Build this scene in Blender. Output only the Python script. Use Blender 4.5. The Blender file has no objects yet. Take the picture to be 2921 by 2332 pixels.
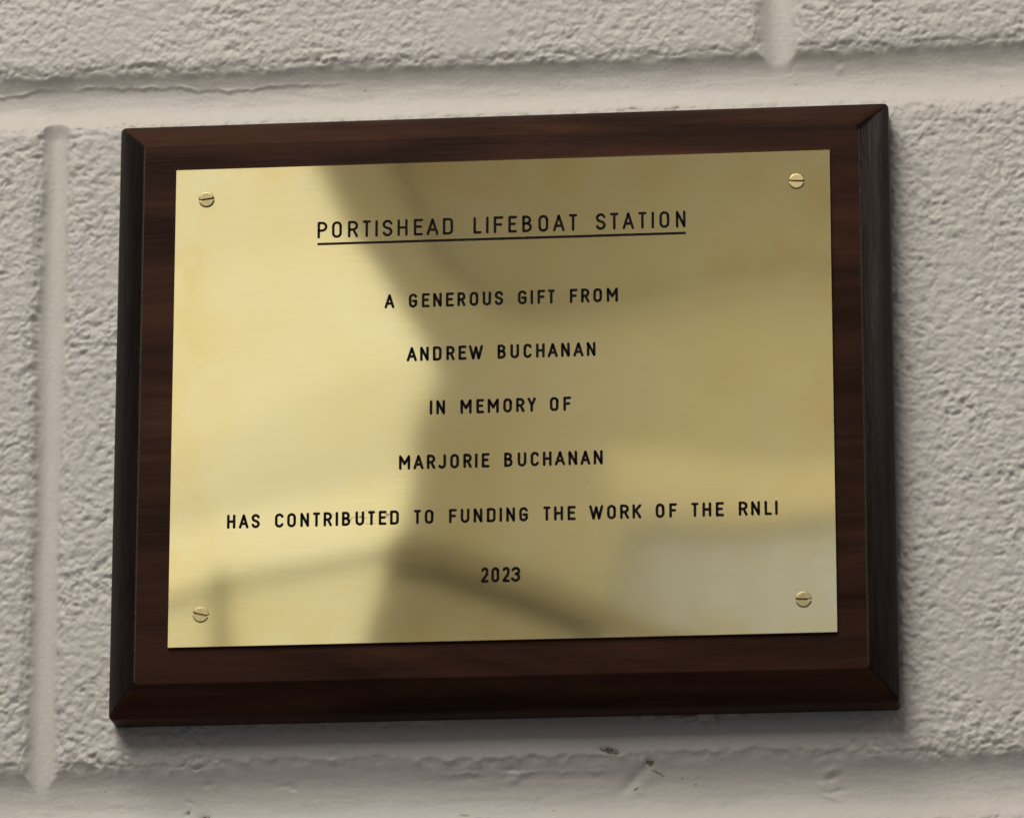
import bpy, bmesh, math, random
import numpy as np
from mathutils import Vector, Matrix

random.seed(7)
MM = 0.001
S = bpy.context.scene
COL = S.collection

# ------------------------------------------------------------------ camera
# plaque coordinates: u right, v up, w out of the wall (mm); origin on the
# front of the brass plate.  Blender: x = u, y = -w, z = v (metres)
cam_d = bpy.data.cameras.new("camera")
cam = bpy.data.objects.new("camera", cam_d)
COL.objects.link(cam)
S.camera = cam
RIGHT = (0.9951916539, 0.0005020486, -0.0979454948)
UP = (0.0272961117, 0.9589489174, 0.2822621054)
BACK = (0.0940664355, -0.2835784227, 0.9543242551)
POS = (174.874, -520.301, 1736.908)
def B3(a):
    return Vector((a[0], -a[2], a[1]))
M3 = Matrix((B3(RIGHT), B3(UP), B3(BACK))).transposed()
cam.matrix_world = Matrix.Translation(B3(POS) * MM) @ M3.to_4x4()
cam_d.sensor_fit = 'HORIZONTAL'
cam_d.sensor_width = 36
cam_d.lens = 36 * 15978.5 / 2921
cam_d.clip_start = 0.05
cam_d.clip_end = 50
cam_d.dof.use_dof = True
cam_d.dof.focus_distance = 1.826
cam_d.dof.aperture_fstop = 16

# ------------------------------------------------------------------ light
world = bpy.data.worlds.new("World")
S.world = world
world.use_nodes = True
bg = world.node_tree.nodes["Background"]
bg.inputs[0].default_value = (0.95, 0.92, 1.0, 1)
bg.inputs[1].default_value = 0.085

def area(name, loc, look, sx, sy, radiance, col=(1, .95, .86), roll=0.0, up=(0, 0, 1)):
    """rectangular lamp in plaque coordinates (m), facing `look`"""
    d = bpy.data.lights.new(name, 'AREA')
    d.shape = 'RECTANGLE'
    d.size, d.size_y = sx, sy
    d.energy = radiance * math.pi * sx * sy
    d.color = col
    o = bpy.data.objects.new(name, d)
    COL.objects.link(o)
    p = B3(loc)
    z = -(B3(look) - p).normalized()
    upv = Vector(up)
    x = upv.cross(z).normalized()
    y = z.cross(x)
    m = Matrix((x, y, z)).transposed() @ Matrix.Rotation(roll, 3, 'Z')
    o.matrix_world = Matrix.Translation(p) @ m.to_4x4()
    return o

# ceiling tubes above and to the left of the plaque
area("ceiling_lamp", (-0.64, 1.75, 1.30), (-0.05, 0.0, 0.0), 1.4, 0.80, 6.8, (1, .945, .875))
area("ceiling_lamp", (-0.55, 1.60, 2.20), (0.0, 0.0, 0.0), 1.3, 0.85, 5.2, (1, .945, .875))
# lamp bands added to brighten the left of the brass reflection, lower edge sloping
A = math.radians(14.8)
def band_lamp(y0, y1, rad, col=(1, .95, .86), w=0.46):
    """one band of the added reflection lamp, y0..y1 above its lower edge"""
    bx, by = -0.47, 0.5373
    m = (y0 + y1) / 2
    cx = bx - math.sin(A) * m
    cy = by + math.cos(A) * m
    area("mirror_band_lamp", (cx, cy, 2.3), (cx, cy, 0.0), w, y1 - y0, rad, col, roll=A)
for y0, y1, rad in ((0.0, .054, .87), (.054, .088, .70), (.088, .125, .75), (.125, .25, .84), (.25, .46, .79)):
    band_lamp(y0, y1, rad)
band_lamp(-0.207, -0.007, 0.68, (1, .94, .80))
# added lamp that lights the unseen cloth, and weak mirrored ones added low right
area("flag_lamp", (0.06, 0.53, 1.50), (0.06, 0.53, 3.0), 0.15, 0.15, 46, (1, .95, .86))
area("mirror_strip_lamp", (0.06, 0.521, 1.96), (0.06, 0.521, 0), 0.36, 0.034, 0.13, (1, .93, .74))
for x0, x1, rad, col in ((.03, .38, .50, (.80, .83, 1)), (-.03, .03, .465, (.81, .83, 1)), (-.08, -.03, .415, (.84, .85, 1)),
                         (-.12, -.08, .35, (.90, .89, 1)), (-.20, -.12, .27, (.98, .95, .95))):
    area("mirror_patch_lamp", ((x0 + x1) / 2, 0.42, 2.25), ((x0 + x1) / 2, 0.42, 0), x1 - x0, 0.40, rad, col)  # unseen lamps added for the cool patch in the brass
# side window that gives the sheen on the right bevel
area("side_window_lamp", (1.32, 0.68, 0.24), (0.1, 0.1, 0.0), 0.30, 0.56, 3.4, (1, .82, .70))

S.view_settings.view_transform = 'Standard'
S.view_settings.look = 'None'
S.view_settings.exposure = 0
S.view_settings.gamma = 1
S.render.engine = 'CYCLES'
S.cycles.max_bounces = 6
S.cycles.blur_glossy = 0

# ------------------------------------------------------------------ material helpers
class NT:
    def __init__(s, name):
        s.m = bpy.data.materials.new(name)
        s.m.use_nodes = True
        s.t = s.m.node_tree
        s.b = s.t.nodes["Principled BSDF"]
    def n(s, typ, **kw):
        x = s.t.nodes.new(typ)
        for k, v in kw.items():
            if k.startswith('i_'):
                x.inputs[k[2:].replace('_', ' ')].default_value = v
            else:
                setattr(x, k, v)
        return x
    def l(s, a, b):
        s.t.links.new(a, b)
    def coords(s, scale, rot=(0, 0, 0)):
        tc = s.n('ShaderNodeTexCoord')
        mp = s.n('ShaderNodeMapping')
        mp.inputs['Scale'].default_value = scale
        mp.inputs['Rotation'].default_value = rot
        s.l(tc.outputs['Object'], mp.inputs['Vector'])
        return mp.outputs['Vector']
    def noise(s, vec, scale, detail=4, rough=.5, dist=0):
        x = s.n('ShaderNodeTexNoise')
        x.inputs['Scale'].default_value = scale
        x.inputs['Detail'].default_value = detail
        x.inputs['Roughness'].default_value = rough
        x.inputs['Distortion'].default_value = dist
        s.l(vec, x.inputs['Vector'])
        return x.outputs['Fac']
    def ramp(s, fac, stops):
        r = s.n('ShaderNodeValToRGB')
        e = r.color_ramp.elements
        while len(e) < len(stops):
            e.new(.5)
        for k, (p, c) in zip(e, stops):
            k.position = p
            k.color = (*c, 1) if len(c) == 3 else c
        s.l(fac, r.inputs['Fac'])
        return r.outputs['Color']
    def rng(s, fac, a, b, lo, hi):
        r = s.n('ShaderNodeMapRange')
        for k, v in zip(('From Min', 'From Max', 'To Min', 'To Max'), (a, b, lo, hi)):
            r.inputs[k].default_value = v
        s.l(fac, r.inputs['Value'])
        return r.outputs['Result']
    def mix(s, fac, a, b, mode='MIX'):
        x = s.n('ShaderNodeMix', data_type='RGBA', blend_type=mode)
        if isinstance(fac, (int, float)):
            x.inputs[0].default_value = fac
        else:
            s.l(fac, x.inputs[0])
        for i, v in ((6, a), (7, b)):
            if isinstance(v, tuple):
                x.inputs[i].default_value = (*v, 1)
            else:
                s.l(v, x.inputs[i])
        return x.outputs[2]
    def bump(s, h, strength, dist, prev=None):
        x = s.n('ShaderNodeBump')
        x.inputs['Strength'].default_value = strength
        x.inputs['Distance'].default_value = dist
        s.l(h, x.inputs['Height'])
        if prev:
            s.l(prev, x.inputs['Normal'])
        return x.outputs['Normal']

# painted wall ------------------------------------------------------
def wall_mat():
    k = NT("wall_paint")
    v = k.coords((1, 1, 1))
    big = k.noise(v, 9, 3)
    col = k.mix(k.rng(big, .3, .7, 0, 1), (.742, .702, .634), (.782, .746, .680))
    fine = k.noise(v, 420, 3)
    col = k.mix(k.rng(fine, .35, .75, 0, .35), col, (.687, .646, .582))
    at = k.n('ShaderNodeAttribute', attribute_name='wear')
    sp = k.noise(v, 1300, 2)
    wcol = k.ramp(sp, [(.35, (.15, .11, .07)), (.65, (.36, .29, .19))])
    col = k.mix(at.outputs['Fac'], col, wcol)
    k.l(col, k.b.inputs['Base Color'])
    k.b.inputs['Roughness'].default_value = .52
    k.b.inputs['Specular IOR Level'].default_value = .35
    n1 = k.bump(k.noise(v, 700, 3, .6), .35, .0004)
    n2 = k.bump(k.noise(v, 2200, 2), .2, .0002, n1)
    k.l(n2, k.b.inputs['Normal'])
    return k.m

# wood: mode face / edge / endgrain ---------------------------------
def wood_mat(name, mode):
    k = NT(name)
    if mode == 'end':
        v = k.coords((1, 1, .10))
        n = k.noise(v, 420, 4, .6, .3)
        col = k.ramp(n, [(.3, (.0075, .0040, .0028)), (.7, (.0140, .0074, .0050))])
        rough = k.rng(n, .3, .7, .22, .36)
        bmp = k.bump(n, .28, .0005, k.bump(k.noise(k.coords((1, 1, .5)), 160, 3), .12, .0008))
        k.b.inputs['Specular IOR Level'].default_value = .22
    else:
        v = k.coords((.055, 1, 1))
        v2 = k.coords((.16, 1, 1))
        streak = k.noise(v, 150, 5, .55, .5)
        band = k.noise(v2, 48, 4, .55, .9)
        fib = k.noise(k.coords((.03, 1, 1)), 1500, 3, .6)
        dark = k.ramp(streak, [(.3, (.021, .0096, .0064)), (.7, (.037, .0164, .0106))])
        lite = k.ramp(streak, [(.3, (.046, .0198, .0124)), (.7, (.076, .0335, .0198))])
        col = k.mix(k.rng(band, .38, .62, 0, 1), dark, lite)
        col = k.mix(k.rng(fib, .55, .75, 0, .22), col, (.11, .060, .040))
        rough = k.rng(fib, .3, .7, .30, .46)
        bmp = k.bump(fib, .30, .0002)
        k.b.inputs['Specular IOR Level'].default_value = .04
    k.l(col, k.b.inputs['Base Color'])
    k.l(rough, k.b.inputs['Roughness'])
    k.l(bmp, k.b.inputs['Normal'])
    return k.m

def brass_mat():
    k = NT("brushed_brass")
    v = k.coords((1, 1, 1))
    vs = k.coords((.02, 1, 1))
    brush = k.noise(vs, 2600, 4, .65)
    brush2 = k.noise(k.coords((.05, 1, 1)), 700, 3, .6)
    cloud = k.noise(v, 22, 3, .5, .4)
    col = k.mix(k.rng(cloud, .35, .7, 0, 1), (.87, .785, .445), (.85, .74, .375))
    # tarnish: warmer patches towards the rim
    tc = k.n('ShaderNodeTexCoord')
    sep = k.n('ShaderNodeSeparateXYZ')
    k.l(tc.outputs['Object'], sep.inputs[0])
    def mth(op, a, b=None):
        m = k.n('ShaderNodeMath', operation=op)
        for i, q in enumerate((a, b)):
            if q is None:
                continue
            if isinstance(q, (int, float)):
                m.inputs[i].default_value = q
            else:
                k.l(q, m.inputs[i])
        return m.outputs[0]
    ex = k.rng(mth('ABSOLUTE', sep.outputs['X']), .085, .108, 0, .7)
    ez = k.rng(mth('ABSOLUTE', sep.outputs['Z']), .066, .081, 0, .6)
    edge = mth('MULTIPLY', mth('MAXIMUM', ex, ez), k.rng(k.noise(v, 55, 4, .6), .4, .65, 0, 1))
    col = k.mix(edge, col, (.81, .66, .28))
    col = k.mix(k.rng(brush2, .4, .8, 0, .12), col, (.76, .64, .30))
    col = k.mix(k.rng(brush, .35, .65, 0, .10), col, (.74, .62, .28))
    def spot(x, z, rx, rz, ns, lo, hi, stretch=1.0):
        dx = mth('DIVIDE', mth('SUBTRACT', sep.outputs['X'], x), rx)
        dz = mth('DIVIDE', mth('SUBTRACT', sep.outputs['Z'], z), rz)
        d = mth('ADD', mth('MULTIPLY', dx, dx), mth('MULTIPLY', dz, dz))
        fall = k.rng(d, .2, 1, 1, 0)
        return mth('MULTIPLY', fall, k.rng(k.noise(k.coords((stretch, 1, 1)), ns, 2), lo, hi, 0, 1))
    dust = spot(.0262, -.0385, .0042, .0030, 1500, .55, .66)
    for q in ((.0285, -.0423, .0026, .0020), (.0310, -.0462, .0014, .0011), (.0330, -.0345, .0016, .0013), (.0285, -.0316, .0012, .0010), (.086, -.0645, .005, .002)):
        dust = mth('MAXIMUM', dust, spot(*q, 1500, .52, .64))
    ink = spot(-.0445, -.0393, .0135, .0026, 900, .56, .66, .35)
    tarn = mth('MAXIMUM', spot(.085, .0455, .020, .010, 90, .25, .6), spot(-.102, .047, .004, .012, 140, .35, .6))
    tarn = mth('MAXIMUM', tarn, spot(.002, .076, .030, .012, 80, .35, .65, .5))
    col = k.mix(mth('MULTIPLY', tarn, .5), col, (.80, .65, .28))
    col = k.mix(mth('MULTIPLY', ink, .7), col, (.03, .022, .015))
    col = k.mix(mth('MULTIPLY', dust, .55), col, (.80, .76, .62))
    k.l(col, k.b.inputs['Base Color'])
    k.l(k.rng(mth('MAXIMUM', dust, ink), 0, 1, 1, .45), k.b.inputs['Metallic'])
    k.l(k.rng(brush, .3, .7, .03, .05), k.b.inputs['Roughness'])
    k.b.inputs['Anisotropic'].default_value = .25
    tg = k.n('ShaderNodeTangent', direction_type='UV_MAP')
    k.l(tg.outputs[0], k.b.inputs['Tangent'])
    n1 = k.bump(brush, .012, .00006)
    k.l(n1, k.b.inputs['Normal'])
    return k.m

def simple_mat(name, col, rough, metal=0, spec=.5, var=.15, scale=300):
    k = NT(name)
    v = k.coords((1, 1, 1))
    n = k.noise(v, scale, 3)
    c2 = tuple(c * (1 - var) for c in col)
    c3 = tuple(min(1, c * (1 + var)) for c in col)
    k.l(k.mix(n, c2, c3), k.b.inputs['Base Color'])
    k.l(k.rng(n, .3, .7, rough * .85, rough * 1.15), k.b.inputs['Roughness'])
    k.b.inputs['Metallic'].default_value = metal
    k.b.inputs['Specular IOR Level'].default_value = spec
    return k.m

M_WALL = wall_mat()
M_FACE = wood_mat("walnut_face", 'face')
M_END = wood_mat("walnut_end_grain", 'end')
def ridge_highlight_mat():
    k = NT("rubbed_ridge_highlight")
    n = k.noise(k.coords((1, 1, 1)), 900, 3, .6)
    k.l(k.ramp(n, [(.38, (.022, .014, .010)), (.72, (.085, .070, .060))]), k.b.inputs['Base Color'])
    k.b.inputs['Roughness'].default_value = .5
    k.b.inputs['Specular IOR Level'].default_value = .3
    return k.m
M_RIDGE_HIGHLIGHT = ridge_highlight_mat()
M_BRASS = brass_mat()
M_INK = simple_mat("black_engraving_fill", (.006, .004, .004), .6, 0, .12)
M_SCREW = simple_mat("screw_brass", (.60, .505, .26), .48, 1, .5, .2, 900)
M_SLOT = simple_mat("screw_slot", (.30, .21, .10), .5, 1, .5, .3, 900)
M_FLAG = simple_mat("dark_flag", (.30, .285, .26), .9, 0, .1, .12, 25)
M_FLAG2 = simple_mat("darker_flag", (.225, .21, .185), .9, 0, .1, .12, 25)
M_BAFFLE = simple_mat("mirror_baffle", (.16, .145, .12), .6, 0, .3, .2, 60)

def prop(o, label=None, cat=None, kind=None, group=None):
    for k_, v_ in (('label', label), ('category', cat), ('kind', kind), ('group', group)):
        if v_:
            o[k_] = v_
    return o

def empty(name, loc=(0, 0, 0)):
    o = bpy.data.objects.new(name, None)
    o.location = loc
    o.empty_display_size = .05
    COL.objects.link(o)
    return o

def link_mesh(name, me, mats, parent=None):
    o = bpy.data.objects.new(name, me)
    for m in mats:
        me.materials.append(m)
    COL.objects.link(o)
    if parent:
        o.parent = parent
    return o

def from_bm(name, bm, mats, parent=None, smooth=False):
    me = bpy.data.meshes.new(name)
    bm.normal_update()
    bm.to_mesh(me)
    bm.free()
    if smooth:
        me.polygons.foreach_set('use_smooth', [True] * len(me.polygons))
    return link_mesh(name, me, mats, parent)

# ------------------------------------------------------------------ the wall: one height field, cut into blocks and mortar
def perlin(x, y, seed):
    xi = np.floor(x).astype(np.int64)
    yi = np.floor(y).astype(np.int64)
    xf = x - xi
    yf = y - yi
    def h(a, b):
        n = (a * 374761393 + b * 668265263 + seed * 974634777) & 0xFFFFFFFF
        n = ((n ^ (n >> 13)) * 1274126177) & 0xFFFFFFFF
        return (n ^ (n >> 16)) & 0xFFFF
    def g(a, b, dx, dy):
        t = h(a, b) * (2 * math.pi / 65536)
        return np.cos(t) * dx + np.sin(t) * dy
    u = xf * xf * xf * (xf * (xf * 6 - 15) + 10)
    v = yf * yf * yf * (yf * (yf * 6 - 15) + 10)
    a = g(xi, yi, xf, yf)
    b = g(xi + 1, yi, xf - 1, yf)
    c = g(xi, yi + 1, xf, yf - 1)
    d = g(xi + 1, yi + 1, xf - 1, yf - 1)
    return (a + u * (b - a) + v * ((c + u * (d - c)) - (a + u * (b - a)))) * 1.5

def fbm(x, y, seed, octv=3, gain=.5):
    s = 0
    a = 1.0
    for i in range(octv):
        s = s + a * perlin(x * 2 ** i, y * 2 ** i, seed + 17 * i)
        a *= gain
    return s

def worley(x, y, seed):
    """distance to the nearest jittered point, and that point's random number"""
    xi = np.floor(x).astype(np.int64)
    yi = np.floor(y).astype(np.int64)
    best = np.full(x.shape, 9.0)
    rid = np.zeros(x.shape)
    for dx in (-1, 0, 1):
        for dy in (-1, 0, 1):
            a = xi + dx
            b = yi + dy
            n = (a * 374761393 + b * 668265263 + seed * 974634777) & 0xFFFFFFFF
            n = ((n ^ (n >> 13)) * 1274126177) & 0xFFFFFFFF
            n = n ^ (n >> 16)
            px = a + .1 + .8 * ((n & 0x3FF) / 1023.)
            py = b + .1 + .8 * (((n >> 10) & 0x3FF) / 1023.)
            d = np.hypot(x - px, y - py)
            m = d < best
            best = np.where(m, d, best)
            rid = np.where(m, ((n >> 20) & 0x3FF) / 1023., rid)
    return best, rid

def sstep(a, b, x):
    t = np.clip((x - a) / (b - a), 0, 1)
    return t * t * (3 - 2 * t)

def axis(lo, hi, din, far, grow=1.25, dmax=6.0):
    xs = list(np.arange(lo, hi + 1e-6, din))
    d = din
    while xs[-1] < far:
        d = min(d * grow, dmax)
        xs.append(xs[-1] + d)
    left = []
    d = din
    c = lo
    while c > -far:
        d = min(d * grow, dmax)
        c -= d
        left.append(c)
    return np.array(left[::-1] + xs)

gx = axis(-177, 177, .37, 640)
gz = axis(-144, 157, .37, 470)
X, Z = np.meshgrid(gx, gz)
WALL_W = -20.9                                   # mean block face, just behind the backing board

BEDS = [(344.0, 366.5, 5.0), (104.5, 125.3, 5.0), (-138.5, -115.3, 4.6), (-379.0, -357.0, 5.0)]
ROW_OF_BED = [366.5, 125.3, -115.3, -357.0]
def wander(t, seed):
    return .9 * perlin(t / 47, t * 0 + .3, seed) + .6 * perlin(t / 19, t * 0 + .7, seed + 1)
finex = 1.5 * perlin(X / 5.5, Z / 5, 4) + .45 * perlin(X / 2.0, Z / 2.2, 5)
def surf(lo, hi, c, depth, rag_lo, rag_hi, fine, power=2.3):
    """concave joint: slow wander of both edges, fine raggedness only close to them"""
    l_ = lo + rag_lo
    h_ = hi + rag_hi
    e_ = np.minimum(np.abs(c - l_), np.abs(c - h_))
    c = c + fine * np.exp(-(e_ / 1.9) ** 2)
    s_ = (c - l_) / (h_ - l_)
    inside = (s_ > 0) & (s_ < 1)
    prof = 1 - np.abs(2 * s_ - 1) ** power
    out = np.maximum(l_ - c, c - h_)
    return np.where(inside, -depth * np.clip(prof, 0, 1), out * 2.2), inside

bed = np.full(X.shape, 99.0)
for i, (lo, hi, dep) in enumerate(BEDS):
    s_, _ = surf(lo, hi, Z, dep, .7 * wander(X, 40 + 5 * i), wander(X, 42 + 5 * i), finex)
    bed = np.minimum(bed, s_)

# row index (0 bottom .. 2 top) of every point, by the middle of the beds
mids = [-368, -127, 114.9, 355]
row = np.digitize(Z, mids)
finez = 1.3 * perlin(Z / 5, X / 5, 9) + .7 * perlin(Z / 2, X / 2, 10)
perp = np.full(X.shape, 99.0)
def perps(r):
    return [-152.7 + 486 * k for k in (-1, 0, 1)] if r % 2 == 0 else [90.6 + 486 * k for k in (-2, -1, 0, 1)]
for r in range(5):
    for c in perps(r):
        half = 5.9 if abs(c + 152.7) < 1 else 7.2
        s_, _ = surf(c - half, c + half, X, 4.3, .8 * wander(Z, 81), .5 * wander(Z, 84), finez, 2.3)
        perp = np.minimum(perp, np.where(row == r, s_, 99.0))
for lo, hi, dep in BEDS:                          # joints are filled flush where a bed passes over them
    up, a0, a1 = (5.5, lo - 9, lo + .5) if lo < -100 else (1.5, lo - 3, lo + 4)
    perp = perp + up * sstep(a0, a1, Z) * (Z < (lo + hi) / 2 + .2) * (Z > lo - 20)

# rough-cast block face under thick paint
wx = X + .9 * perlin(X / 2.6, Z / 2.6, 21) + .45 * perlin(X / 1.1, Z / 1.1, 22)
wz = Z + .8 * perlin(X / 2.6, Z / 2.6, 23) + .45 * perlin(X / 1.1, Z / 1.1, 24)
d1, r1 = worley(wx / 2.5, wz / 2.0, 31)
d2, r2 = worley(wx / 1.3 + 9, wz / 1.1, 32)
lump = (1 - np.clip(d1 / .85, 0, 1) ** 2) * (.25 + .75 * r1)
lump2 = (1 - np.clip(d2 / .85, 0, 1) ** 2) * (.2 + .8 * r2)
pit = sstep(.22, .60, perlin(X / 2.9, Z / 2.4, 33)) * (.4 + .6 * sstep(-.2, .3, perlin(X / 11, Z / 9, 34)))
dens = .74 + .60 * perlin(X / 27, Z / 21, 35)
rough = .48 * lump + .24 * lump2 + .26 * fbm(X / 4.2, Z / 3.6, 36, 2) - .45 * pit + .10 * fbm(X / .95, Z / .85, 37, 2)
def blur(a):
    for ax in (0, 1):
        a = .25 * np.roll(a, 1, ax) + .5 * a + .25 * np.roll(a, -1, ax)
    return a
rough = blur(rough)          # the thick paint rounds everything off
# smeared filler along the foot of the middle course, below the plaque
wobx = 5 * perlin(X / 18, Z / 12, 51)
smear = sstep(-99, -106, Z + .5 * wobx) * 1.0 * sstep(-104, -84, X + wobx) * (1 - sstep(100, 120, X + wobx)) * (Z > -127)
smear2 = sstep(125, 131, 142 - np.abs(Z - 142)) * 0 + np.exp(-((X - 74) / 9) ** 2 - ((Z - 131) / 7) ** 2) * .7
calm = np.clip(1 - .88 * smear - smear2, 0, 1)
face = 1.6 * (rough - .25) * dens * calm + .45 * fbm(X / 60, Z / 50, 52, 2)
# soften the arrises
near = np.minimum(np.maximum(bed, 0), np.maximum(perp, 0)) / 2.2
face = face - .9 * np.exp(-near / 1.1) * (1 - .85 * smear)

mort = .09 * fbm(X / 17, Z / 3.6, 61, 3) + .10 * fbm(X / 12, Z / 9, 60, 2) + .035 * fbm(X / 1.5, Z / 1.3, 62, 2) + .15 * perlin(X / 40, Z / 9, 63)
wave = perlin(X / 30, X * 0 + 5.5, 64)
bedm = bed + np.where(bed < 0, mort, 0)
# secondary ridge left by the trowel in the upper joint
rz = 118.7 + 1.9 * wave + .8 * perlin(X / 6, X * 0, 65) + .35 * perlin(X / 1.9, Z / 2, 165)
ridge_on = (1 - sstep(-78, -50, X)) * sstep(-.1, .2, perlin(X / 34, X * 0 + 2, 66) + .35)
bedm = bedm + .34 * np.exp(-((Z - rz) / .5) ** 2) * ridge_on * (.3 + sstep(-.2, .3, perlin(X / 7, X * 0 + 6, 166))) + .35 * sstep(-.5, .5, Z - rz) * sstep(7, 2, Z - rz) * ridge_on
# ridges and dents in the lower joint
rz2 = -119.6 + .6 * perlin(X / 8, X * 0 + 9, 67) + .35 * perlin(X / 2.3, X * 0 + 4, 68)
on2 = sstep(-34, -10, X) * (1 - sstep(26, 38, X))
bedm = bedm + (.30 * np.exp(-((Z - rz2) / .6) ** 2) - .22 * np.exp(-((Z - rz2 + 1.7) / 1.2) ** 2)) * on2 * (.35 + sstep(-.3, .4, perlin(X / 9, X * 0 + 7, 167)))
rz3 = -114.6 + 1.0 * perlin(X / 13, X * 0 + 3, 69) + .4 * perlin(X / 3, X * 0 + 8, 70)
on3 = sstep(-48, -40, X) * (1 - sstep(72, 100, X))
step3 = .45 * sstep(-.7, .7, Z - rz3) * on3
def blob(cx, cz, rx, rz_, ang=0.0, p=2):
    ca, sa = math.cos(ang), math.sin(ang)
    dx = X - cx
    dz = Z - cz
    q = np.hypot((dx * ca + dz * sa) / rx, (-dx * sa + dz * ca) / rz_)
    return np.exp(-q ** p)
dent = (-1.3 * blob(33.2, -113.6, 3.0, 1.0, -.25) - 1.2 * blob(46.0, -117.2, 1.4, 1.0, -.5)
        - 1.1 * blob(40.5, -122.5, 1.8, 5.5, -.75) + .8 * blob(43.8, -117.2, .8, 1.4) + .6 * blob(46, -122, 2.6, 2.2)
        - .9 * blob(1.2, -118.6, 2.4, .9, .1) + 1.0 * blob(2.2, -121.6, 2.4, 1.3, .2)
        - 1.0 * blob(-99.0, -132.8, 2.2, 1.7) - .5 * blob(-104.5, -130.5, 1.4, .7, .6) - .4 * blob(-104, -126.8, 1.8, .6, -.3)
        - .55 * blob(-98, -121.3, 1.8, .9, .2) - .5 * blob(-72, -122, 3, .8, .1) - .6 * blob(-70, -123.0, 1.5, .8)
        - .5 * blob(-56, -113, 1.4, 1.2) + .5 * blob(-56, -115, 1.6, .9)
        + .7 * blob(104.5, -121, 2.6, 1.2, .3) - .7 * blob(105, -123, 2.8, 1.0, .3) + .6 * blob(101.5, -125.5, 1.6, 2.2, .5)
        - .6 * blob(106, -127.5, 2.6, .9, .2) + .5 * blob(104, -129.5, 3.0, .8, -.3) - .6 * blob(102, -116.5, 3.4, .8, .35)
        + .5 * blob(111, 118.2, 1.4, 1.6) - .4 * blob(111, 120, 1.3, 1.0)
        - .4 * blob(-143, 101.8, 6, .8, .1) - .9 * blob(157, -137.5, 4, 2.5, .5))
bedm = bedm + step3
perpm = perp + np.where(perp < 0, .10 * fbm(X / 6, Z / 14, 71, 3) + .035 * fbm(X / 1.4, Z / 1.4, 72, 2), 0)

def smin(a, b, k_):
    h_ = np.clip(.5 + .5 * (b - a) / k_, 0, 1)
    return b + (a - b) * h_ - k_ * h_ * (1 - h_)
J = smin(bedm, perpm, .5)
H = smin(face, J, .95 + 1.8 * smear) + .75 * dent
is_mortar = (np.minimum(bed, perp) < -.15)

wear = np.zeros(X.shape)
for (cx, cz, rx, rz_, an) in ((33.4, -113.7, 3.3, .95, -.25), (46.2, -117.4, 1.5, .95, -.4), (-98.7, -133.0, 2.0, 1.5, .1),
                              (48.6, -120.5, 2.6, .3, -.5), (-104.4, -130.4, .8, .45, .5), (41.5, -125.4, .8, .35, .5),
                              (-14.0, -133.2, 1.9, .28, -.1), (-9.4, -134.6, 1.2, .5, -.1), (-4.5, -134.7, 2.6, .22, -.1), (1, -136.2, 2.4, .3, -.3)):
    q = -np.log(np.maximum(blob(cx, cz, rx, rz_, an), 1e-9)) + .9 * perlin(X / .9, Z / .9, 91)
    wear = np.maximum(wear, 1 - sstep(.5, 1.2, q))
# pin-head specks where the paint missed a pore
for k_ in range(60):
    cx = random.uniform(-172, 172)
    cz = random.uniform(-140, 150)
    r_ = random.uniform(.14, .32)
    wear = np.maximum(wear, .8 * (np.hypot(X - cx, Z - cz) < r_))

NZ, NX = X.shape
gH_z = np.gradient(H, gz, axis=0)
gH_x = np.gradient(H, gx, axis=1)
NORMAL = np.stack([-gH_x, -np.ones_like(H), -gH_z], axis=-1).reshape(-1, 3)
NORMAL /= np.linalg.norm(NORMAL, axis=1)[:, None]
P = np.stack([X * MM, -(WALL_W + H) * MM, Z * MM], axis=-1).reshape(-1, 3)
ci = (np.arange(NZ - 1)[:, None] * NX + np.arange(NX - 1)[None, :])
quads = np.stack([ci, ci + 1, ci + NX + 1, ci + NX], axis=-1).reshape(-1, 4)
cm = is_mortar[:-1, :-1] & is_mortar[1:, 1:]
cxm = .5 * (X[:-1, :-1] + X[1:, 1:])
crow = row[:-1, :-1]
ident = np.zeros(cm.shape, int)
for r in range(5):
    edges = perps(r)
    ident = np.where(crow == r, 100 * (r + 1) + np.digitize(cxm, edges), ident)
ident = np.where(cm, 0, ident).reshape(-1)
wear_f = wear.reshape(-1)

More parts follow.
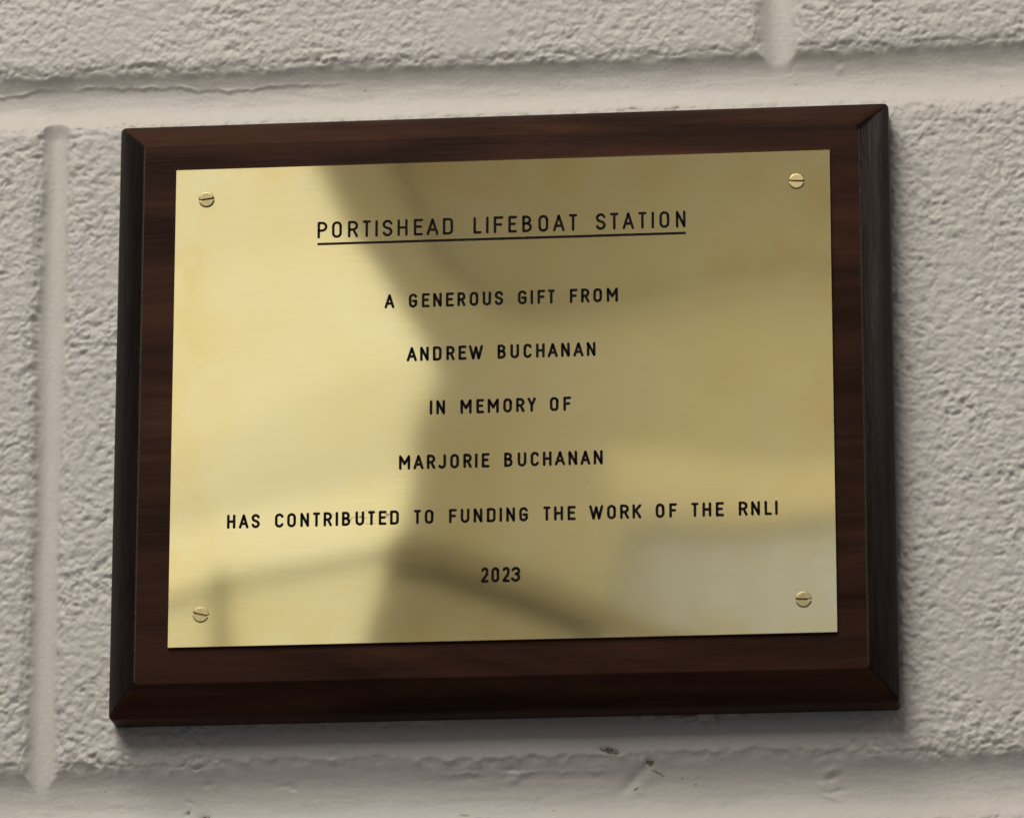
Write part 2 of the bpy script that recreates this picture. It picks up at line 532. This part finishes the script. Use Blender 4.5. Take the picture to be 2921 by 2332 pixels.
wall = prop(empty("block_wall", (0, -WALL_W * MM, 0)),
            "rough white painted concrete block wall with wide joints behind the plaque", "wall")
def wall_piece(name, sel, depth):
    q = quads[sel]
    used, inv = np.unique(q, return_inverse=True)
    q = inv.reshape(-1, 4)
    co = P[used].copy()
    co[:, 1] -= -WALL_W * MM
    nor = NORMAL[used]
    # skirt: push the outline back so that the piece has its depth
    e = np.concatenate([q[:, [0, 1]], q[:, [1, 2]], q[:, [2, 3]], q[:, [3, 0]]])
    key = np.sort(e, axis=1)
    code = key[:, 0].astype(np.int64) * len(used) + key[:, 1]
    _, idx, cnt = np.unique(code, return_index=True, return_counts=True)
    be = e[idx[cnt == 1]]
    bv, binv = np.unique(be, return_inverse=True)
    binv = binv.reshape(-1, 2)
    n0 = len(co)
    nb = len(bv)
    back = co[bv].copy()
    back[:, 1] = depth * MM
    cen = co.mean(0)
    out = co[bv] - cen
    out[:, 1] = 0
    out /= np.linalg.norm(out, axis=1)[:, None] + 1e-9
    co = np.concatenate([co, co[bv], back])
    nor = np.concatenate([nor, out, out])
    sk = np.stack([n0 + binv[:, 1], n0 + binv[:, 0], n0 + nb + binv[:, 0], n0 + nb + binv[:, 1]], axis=1)
    allq = np.concatenate([q, sk])
    me = bpy.data.meshes.new(name)
    me.vertices.add(len(co))
    me.vertices.foreach_set('co', co.astype(np.float32).ravel())
    me.loops.add(allq.size)
    me.loops.foreach_set('vertex_index', allq.astype(np.int32).ravel())
    me.polygons.add(len(allq))
    me.polygons.foreach_set('loop_start', np.arange(0, allq.size, 4, dtype=np.int32))
    me.polygons.foreach_set('use_smooth', np.ones(len(allq), bool))
    at = me.attributes.new('wear', 'FLOAT', 'POINT')
    at.data.foreach_set('value', np.concatenate([wear_f[used], np.zeros(2 * len(bv))]).astype(np.float32))
    me.update(calc_edges=True)
    me.normals_split_custom_set_from_vertices(nor.tolist())
    return link_mesh(name, me, [M_WALL], wall)
wall_piece("mortar_joint", ident == 0, 95)
for i_ in np.unique(ident):
    if i_ and (ident == i_).sum() > 300:
        wall_piece("concrete_block", ident == i_, 100)

# ------------------------------------------------------------------ the plaque
plaque = prop(empty("memorial_plaque"), "brass memorial plaque on a dark walnut board, hung on the white wall", "plaque")

def ring(hw, hh, r, w, cx, cy, nc=7, ne=10, tr=None):
    """rounded rectangle outline, counter-clockwise from the lower right corner; tr: radius of the upper right one"""
    def corner(sx, sy):
        q = tr if tr and (sx, sy) == (1, 1) else r
        a0 = {(1, -1): -90, (1, 1): 0, (-1, 1): 90, (-1, -1): 180}[(sx, sy)]
        return [(cx + sx * (hw - q) + q * math.cos(math.radians(a0 + 90 * i / (nc - 1))),
                 cy + sy * (hh - q) + q * math.sin(math.radians(a0 + 90 * i / (nc - 1))), w) for i in range(nc)]
    order = [(1, -1), (1, 1), (-1, 1), (-1, -1)]
    pts = []
    for k, c in enumerate(order):
        p = corner(*c)
        nx_ = corner(*order[(k + 1) % 4])[0]
        pts += p
        for i in range(1, ne):
            t = i / ne
            pts.append((p[-1][0] + (nx_[0] - p[-1][0]) * t, p[-1][1] + (nx_[1] - p[-1][1]) * t, w))
    return pts

def backing():
    bm = bmesh.new()
    cx, cy = -.58, -1.21
    rings = []
    OX, OY, IX, IY = 127.96, 101.4, 118.4, 91.8
    WF, WO, WB = -1.0, -9.4, -20.7
    rings.append(ring(OX - .8, OY - .8, 2.0, WB, cx, cy))
    rings.append(ring(OX, OY, 1.7, WB + .8, cx, cy))
    rings.append(ring(OX, OY, 1.7, WO - .7, cx, cy))
    rings.append(ring(OX - .12, OY - .12, 1.65, WO - .25, cx, cy))
    rings.append(ring(OX - .5, OY - .5, 1.5, WO + .25, cx, cy))
    for t in (.2, .4, .6, .8):                        # slightly swollen bevel
        sw = .45 * math.sin(math.pi * t)
        hx = OX + (IX - OX) * t + sw * .66
        hy = OY + (IY - OY) * t + sw * .66
        rings.append(ring(hx, hy, 1.5 - .5 * t, WO + (WF - WO) * t + sw * .75, cx, cy, tr=2.1 + 1.3 * t * t))
    rings.append(ring(IX + .30, IY + .30, .9, WF - .20, cx, cy, tr=3.4))
    rings.append(ring(IX + .06, IY + .06, .8, WF - .035, cx, cy, tr=3.3))
    rings.append(ring(IX - .30, IY - .30, .7, WF, cx, cy, tr=3.2))
    V = []
    rnd = random.Random(4)
    for k, R_ in enumerate(rings):
        V.append([bm.verts.new(B3(p) * MM) for p in R_])
    n = len(V[0])
    for a, b in zip(V[:-1], V[1:]):
        for i in range(n):
            f = bm.faces.new((a[i], a[(i + 1) % n], b[(i + 1) % n], b[i]))
            c = f.calc_center_median() / MM
            u, v = c.x - cx, c.z - cy
            # the short sides show end grain
            f.material_index = 1 if (abs(u) - IX) > (abs(v) - IY) else 0
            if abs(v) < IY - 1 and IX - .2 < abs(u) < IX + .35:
                f.material_index = 2                  # rubbed side ridges, their highlight put into the colour
            f.smooth = True
    f = bm.faces.new(V[-1]); f.smooth = True
    bm.faces.new(V[0][::-1])
    o = from_bm("wooden_backing", bm, [M_FACE, M_END, M_RIDGE_HIGHLIGHT], plaque)
    return o
backing()

# brass plate: thin sheet, not perfectly flat
def plate():
    HW, HH, T = 108.0, 81.26, 1.0
    nx, ny = 72, 54
    bm = bmesh.new()
    uv = bm.loops.layers.uv.new("UVMap")
    def wv(x, y):
        a = 0.030 * math.sin(x / 31 + 1.1) * math.cos(y / 27 - .4) + .018 * math.sin(x / 17 - y / 23) + .012 * math.sin(y / 13 + x / 41)
        return a
    g = []
    for j in range(ny + 1):
        rowv = []
        for i in range(nx + 1):
            x = -HW + 2 * HW * i / nx
            y = -HH + 2 * HH * j / ny
            rowv.append(bm.verts.new(B3((x, y, wv(x, y))) * MM))
        g.append(rowv)
    for j in range(ny):
        for i in range(nx):
            f = bm.faces.new((g[j][i], g[j][i + 1], g[j + 1][i + 1], g[j + 1][i]))
            f.smooth = True
            for lp in f.loops:
                lp[uv].uv = (lp.vert.co.x, lp.vert.co.z)
    loop = g[0][:] + [g[j][nx] for j in range(1, ny + 1)] + g[ny][nx - 1::-1] + [g[j][0] for j in range(ny - 1, 0, -1)]
    low = []
    mid = []
    for v in loop:
        x, y = v.co.x / MM, v.co.z / MM
        sx = max(-1, min(1, x / HW)); sy = max(-1, min(1, y / HH))
        ox = .07 * (1 if sx > .999 else -1 if sx < -.999 else 0)
        oy = .07 * (1 if sy > .999 else -1 if sy < -.999 else 0)
        mid.append(bm.verts.new(B3((x + ox, y + oy, v.co.y / -MM - .08)) * MM))
        low.append(bm.verts.new(B3((x + ox, y + oy, -T + .02)) * MM))
    n = len(loop)
    for i in range(n):
        k = (i + 1) % n
        for a, b in ((mid, loop), (low, mid)):
            f = bm.faces.new((a[i], a[k], b[k], b[i]))
            for ed in f.edges:
                ed.smooth = False
            for lp in f.loops:
                lp[uv].uv = (lp.vert.co.x, lp.vert.co.z)
    return from_bm("brass_plate", bm, [M_BRASS], plaque)
PLATE = plate()

# ------------------------------------------------------------------ engraved lettering, single-stroke with round ends
def arc(cx, cy, rx, ry, a0, a1, n=9):
    return [(cx + rx * math.cos(math.radians(a0 + (a1 - a0) * i / (n - 1))),
             cy + ry * math.sin(math.radians(a0 + (a1 - a0) * i / (n - 1)))) for i in range(n)]

def glyph(ch, w, h):
    r = w / 2
    q = min(w * .42, h * .25)
    if ch == 'A': return [[(0, 0), (r, h), (w, 0)], [(w * .17, h * .30), (w * .83, h * .30)]]
    if ch == 'B':
        m = h * .53
        t = (h - m) / 2
        b = m / 2
        return [[(0, 0), (0, h)] + [(w * .9 - t, h)] + arc(w * .9 - t, m + t, t, t, 90, -90)[1:] + [(0, m)],
                [(w * .5, m)] + arc(w - b, b, b, b, 90, -90) + [(0, 0)]]
    if ch == 'C': return [arc(r, h - r, r, r, 20, 180) + arc(r, r, r, r, 180, 340)]
    if ch == 'D':
        return [[(0, 0), (0, h), (w - q, h)] + arc(w - q, h - q, q, q, 90, 0)[1:] + arc(w - q, q, q, q, 0, -90) + [(0, 0)]]
    if ch == 'E': return [[(w, h), (0, h), (0, 0), (w, 0)], [(0, h * .53), (w * .82, h * .53)]]
    if ch == 'F': return [[(w, h), (0, h), (0, 0)], [(0, h * .51), (w * .84, h * .51)]]
    if ch == 'G':
        return [arc(r, h - r, r, r, 20, 180) + arc(r, r, r, r, 180, 360) + [(w, h * .47), (w * .52, h * .47)]]
    if ch == 'H': return [[(0, 0), (0, h)], [(w, 0), (w, h)], [(0, h * .51), (w, h * .51)]]
    if ch == 'I': return [[(r, 0), (r, h)]]
    if ch == 'J': return [[(w, h), (w, r)] + arc(w - r, r, r, r, 0, -150)[1:]]
    if ch == 'K': return [[(0, 0), (0, h)], [(w, h), (0, h * .38)], [(w * .36, h * .58), (w, 0)]]
    if ch == 'L': return [[(0, h), (0, 0), (w, 0)]]
    if ch == 'M': return [[(0, 0), (0, h), (r, h * .38), (w, h), (w, 0)]]
    if ch == 'N': return [[(0, 0), (0, h), (w, 0), (w, h)]]
    if ch in 'O0': return [arc(r, h - r, r, r, 0, 180) + arc(r, r, r, r, 180, 360) + [(w, h - r)]]
    if ch in 'PR':
        m = h * (.46 if ch == 'P' else .47)
        t = (h - m) / 2
        o = [[(0, 0), (0, h), (w - t, h)] + arc(w - t, m + t, t, t, 90, -90)[1:] + [(0, m)]]
        if ch == 'R': o.append([(w * .55, m), (w, 0)])
        return o
    if ch == 'S':
        t = h * .25
        e = h - t - (h * .26)
        top = arc(r, h - t * 1.0, r, t * 1.0, 18, 180, 8)
        bot = arc(r, t * 1.06, r, t * 1.06, 0, -162, 8)
        midp = [(w * .10, h * .62), (w * .30, h * .545), (w * .70, h * .475), (w * .92, h * .39)]
        return [top + midp + bot]
    if ch == 'T': return [[(0, h), (w, h)], [(r, h), (r, 0)]]
    if ch == 'U': return [[(0, h), (0, r)] + arc(r, r, r, r, 180, 360)[1:] + [(w, h)]]
    if ch == 'W': return [[(0, h), (w * .26, 0), (r, h * .92), (w * .74, 0), (w, h)]]
    if ch == 'Y': return [[(0, h), (r, h * .45), (w, h)], [(r, h * .45), (r, 0)]]
    if ch == '2': return [arc(r, h - r, r, r, 165, 0, 9) + [(w * .96, h * .62), (w * .80, h * .45), (0, h * .06), (0, 0), (w, 0)]]
    if ch == '3':
        t = h * .24
        b = h * .265
        return [arc(w - t * 1.02, h - t, t * 1.02, t, 160, -90, 10) , [(w * .42, h * .525), (w - b * .9, h * .525)] + arc(w - b, b, b, b, 88, -160, 11)[1:]]
    return []

def stroke(bm, pts, sw, w):
    """flat ribbon with mitred bends and round ends, a hair proud of the plate"""
    P_ = [Vector((a, b)) for a, b in pts]
    Q = [P_[0]]
    for a in P_[1:]:
        if (a - Q[-1]).length > 1e-4:
            Q.append(a)
    hw = sw / 2
    def V(p): return bm.verts.new(B3((p.x, p.y, w)) * MM)
    def disc(c, a0, a1, n):
        cv = V(c)
        ring_ = [V(c + hw * Vector((math.cos(a0 + (a1 - a0) * i / n), math.sin(a0 + (a1 - a0) * i / n)))) for i in range(n + 1)]
        for i in range(n):
            bm.faces.new((cv, ring_[i], ring_[i + 1]))
    for a, b in zip(Q[:-1], Q[1:]):
        d = (b - a).normalized()
        nrm = Vector((-d.y, d.x)) * hw
        bm.faces.new((V(a - nrm), V(b - nrm), V(b + nrm), V(a + nrm)))
    # round end caps and round joins (only the outer wedge of each bend)
    d = (Q[0] - Q[1]); an = math.atan2(d.y, d.x)
    disc(Q[0], an - math.pi / 2, an + math.pi / 2, 8)
    d = (Q[-1] - Q[-2]); an = math.atan2(d.y, d.x)
    disc(Q[-1], an - math.pi / 2, an + math.pi / 2, 8)
    for a, b, c in zip(Q[:-2], Q[1:-1], Q[2:]):
        d1_ = (b - a).normalized(); d2_ = (c - b).normalized()
        cr = d1_.x * d2_.y - d1_.y * d2_.x
        a1_ = math.atan2(d1_.y, d1_.x); a2_ = math.atan2(d2_.y, d2_.x)
        if cr > 1e-5:
            while a2_ < a1_: a2_ += 2 * math.pi
            disc(b, a1_ - math.pi / 2, a2_ - math.pi / 2, max(1, int((a2_ - a1_) / .35)))
        elif cr < -1e-5:
            while a2_ > a1_: a2_ -= 2 * math.pi
            disc(b, a2_ + math.pi / 2, a1_ + math.pi / 2, max(1, int((a1_ - a2_) / .35)))

LINES = [
 (61.83, 56.06, .86, [('P',-60.7,-57.4),('O',-55.9,-52.6),('R',-50.6,-47.2),('T',-45.7,-43.0),('I',-41.4,-40.8),('S',-39.2,-35.8),('H',-34.2,-30.8),('E',-28.8,-25.7),('A',-24.6,-20.6),('D',-19.2,-15.8),('L',-9.1,-6.4),('I',-4.8,-4.2),('F',-2.4,.8),('E',2.4,5.3),('B',7.0,10.2),('O',12.3,15.6),('A',17.1,21.0),('T',22.4,25.1),('S',31.2,34.5),('T',35.9,38.7),('A',40.0,43.8),('T',45.2,47.9),('I',49.6,50.3),('O',52.1,55.4),('N',57.5,60.7)]),
 (36.12, 31.28, .88, [('A',-38.3,-35.0),('G',-30.3,-27.5),('E',-26.0,-23.3),('N',-22.3,-19.4),('E',-18.1,-15.4),('R',-14.3,-11.6),('O',-10.3,-7.4),('U',-6.0,-3.2),('S',-2.1,.8),('G',5.6,8.5),('I',9.8,10.5),('F',12.0,14.6),('T',15.4,17.7),('F',22.6,25.2),('R',26.3,29.1),('O',30.3,33.2),('M',34.7,38.4)]),
 (17.84, 12.95, .90, [('A',-30.9,-27.5),('N',-26.5,-23.6),('D',-22.3,-19.4),('R',-17.9,-15.1),('E',-13.9,-11.2),('W',-10.5,-5.8),('B',-1.1,1.7),('U',3.1,6.0),('C',7.4,10.2),('H',11.5,14.4),('A',15.3,18.7),('N',19.7,22.6),('A',23.7,27.1),('N',28.1,31.0)]),
 (-.49, -5.36, .90, [('I',-23.2,-22.4),('N',-21.1,-18.2),('M',-13.2,-9.5),('E',-8.0,-5.4),('M',-4.3,-.6),('O',.8,3.7),('R',5.0,7.8),('Y',8.7,11.5),('O',16.0,18.9),('F',20.4,23.0)]),
 (-18.83, -23.71, .90, [('M',-33.2,-29.5),('A',-28.5,-25.1),('R',-24.1,-21.3),('J',-20.5,-17.8),('O',-16.5,-13.6),('R',-12.2,-9.4),('I',-8.3,-7.6),('E',-6.2,-3.6),('B',1.1,3.9),('U',5.5,8.4),('C',9.7,12.5),('H',13.7,16.6),('A',17.6,21.0),('N',22.0,24.9),('A',25.9,29.2),('N',30.2,33.2)]),
 (-37.30, -42.10, .88, [('H',-89.3,-86.5),('A',-85.4,-82.2),('S',-81.3,-78.5),('C',-73.6,-70.7),('O',-69.6,-66.7),('N',-65.3,-62.4),('T',-61.2,-58.8),('R',-57.7,-54.9),('I',-53.7,-53.0),('B',-51.7,-48.9),('U',-47.3,-44.4),('T',-43.2,-40.9),('E',-39.7,-37.1),('D',-36.0,-33.1),('T',-28.2,-25.9),('O',-24.7,-21.8),('F',-16.8,-14.2),('U',-13.0,-10.1),('N',-8.8,-5.9),('D',-4.5,-1.6),('I',-.3,.4),('N',1.8,4.7),('G',6.0,8.9),('T',13.8,16.2),('H',17.3,20.3),('E',21.7,24.4),('W',28.7,33.3),('O',34.5,37.4),('R',38.7,41.6),('K',42.7,45.6),('O',50.2,53.1),('F',54.6,57.1),('T',61.7,64.1),('H',65.3,68.2),('E',69.6,72.3),('R',77.0,79.9),('N',81.0,83.9),('L',85.3,87.7),('I',88.8,89.5)]),
 (-57.12, -62.2, .90, [('2',-6.3,-3.9),('0',-3.0,-.4),('2',.6,3.0),('3',3.8,6.4)]),
]
W_INK = .075
for top, bot, sw, letters in LINES:
    bm = bmesh.new()
    h = top - bot - sw
    for ch, l_, r_ in letters:
        wd = max(r_ - l_ - sw, .0)
        if ch == 'I':
            l_, wd = (l_ + r_) / 2 - sw / 2, 0
        for k, pl in enumerate(glyph(ch, wd, h)):
            stroke(bm, [(l_ + sw / 2 + a, bot + sw / 2 + b) for a, b in pl], sw, W_INK + .004 * k)
    from_bm("engraved_line", bm, [M_INK], PLATE)
bm = bmesh.new()
stroke(bm, [(-60.35, 54.12), (60.35, 54.12)], .82, W_INK)
from_bm("underline", bm, [M_INK], PLATE)

# ------------------------------------------------------------------ slotted screws
def screw_mesh(proud, half_slot):
    bm = bmesh.new()
    R_ = 2.62
    n = 22
    prof = [(R_ * .97, .0), (R_ * .985, proud * .55), (R_, proud * .80), (R_ * .94, proud * .97), (R_ * .80, proud)]
    for sgn in (1, -1):
        rings = []
        for rr, hh in prof:
            a0 = math.asin(half_slot / rr)
            pts = []
            for i in range(n + 1):
                a = a0 + (math.pi - 2 * a0) * i / n
                pts.append(bm.verts.new(B3((rr * math.cos(a) * sgn, rr * math.sin(a) * sgn, hh)) * MM))
            rings.append(pts)
        for a, b in zip(rings[:-1], rings[1:]):
            for i in range(n):
                f = bm.faces.new((a[i], a[i + 1], b[i + 1], b[i])); f.smooth = True
        bm.faces.new(rings[-1])
        bm.faces.new([r[0] for r in rings] + [r[-1] for r in rings[::-1]])      # slot wall
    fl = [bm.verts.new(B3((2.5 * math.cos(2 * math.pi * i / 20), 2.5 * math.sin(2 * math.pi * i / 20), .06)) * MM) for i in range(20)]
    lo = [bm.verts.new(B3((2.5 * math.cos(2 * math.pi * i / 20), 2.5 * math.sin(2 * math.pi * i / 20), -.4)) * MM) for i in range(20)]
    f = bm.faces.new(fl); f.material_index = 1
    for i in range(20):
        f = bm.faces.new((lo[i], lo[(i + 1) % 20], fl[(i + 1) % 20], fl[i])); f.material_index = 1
    bmesh.ops.recalc_face_normals(bm, faces=bm.faces)
    return bm
for (u, v, ang, proud, tx, tz) in ((-97.75, 70.7, 7, .62, 3.0, -1.5), (97.2, 70.75, -3, .52, 1.5, -1), (-97.4, -70.6, -13, .38, 0, 1.5), (97.5, -70.35, -1, .55, 1.5, 1)):
    o = from_bm("screw", screw_mesh(proud, .33), [M_SCREW, M_SLOT], plaque)
    o.matrix_local = (Matrix.Translation(B3((u, v, 0)) * MM) @ Matrix.Rotation(math.radians(tx), 4, 'X')
                      @ Matrix.Rotation(math.radians(tz), 4, 'Z') @ Matrix.Rotation(-math.radians(ang), 4, 'Y'))

# ------------------------------------------------------------------ unseen flags and baffles added to shape the brass reflection (behind the camera)
def slab(name, pts, w, t, mat, label, cat):
    bm = bmesh.new()
    f_ = [bm.verts.new(B3((a, b, w)) * MM) for a, b in pts]
    b_ = [bm.verts.new(B3((a, b, w + t)) * MM) for a, b in pts]
    bm.faces.new(f_)
    bm.faces.new(b_[::-1])
    n = len(pts)
    for i in range(n):
        bm.faces.new((f_[i], b_[i], b_[(i + 1) % n], f_[(i + 1) % n]))
    bmesh.ops.recalc_face_normals(bm, faces=bm.faces)
    return prop(from_bm(name, bm, [mat]), label, cat)
slab("mirror_flag", [(-420, 960), (-345, 800), (-332, 772), (-315, 738), (-287, 698), (-262, 648), (-251, 615), (-254, 602), (-263, 590), (-268, 572),
      (-266, 548), (-272, 512), (-284, 476), (-295, 425), (-312, 330), (-150, 330), (-140, 420), (-113, 496), (-95, 503), (700, 501), (700, 960)], 2000, 12, M_FLAG,
     "added grey brown cloth mirrored as the shaded right half of the brass plate", "flag")
slab("mirror_flag", [(-356, 985), (-285, 794), (-274, 774), (-265, 755), (-247, 723), (-230, 694), (-206, 677), (700, 679), (700, 985)], 1990, 4, M_FLAG2,
     "added darker cloth mirrored as the dimmest area at the top centre of the brass plate", "flag")
baffle = slab("mirror_baffle", [(-276, 500), (-236, 489), (-182, 465), (-90, 425), (-20, 392), (-28, 376), (-100, 412), (-190, 448), (-240, 470), (-282, 476)], 1975, 10, M_BAFFLE,
     "added dark rail mirrored as a slanting shadow beside the year on the brass plate", "baffle")
side_baffle = slab("side_baffle", [(-397, 400), (-388, 400), (-389, 468), (-396, 468)], 1975, 10, M_BAFFLE, None, None)
side_baffle.parent = baffle  # added blocker for the dark upright in the brass reflection
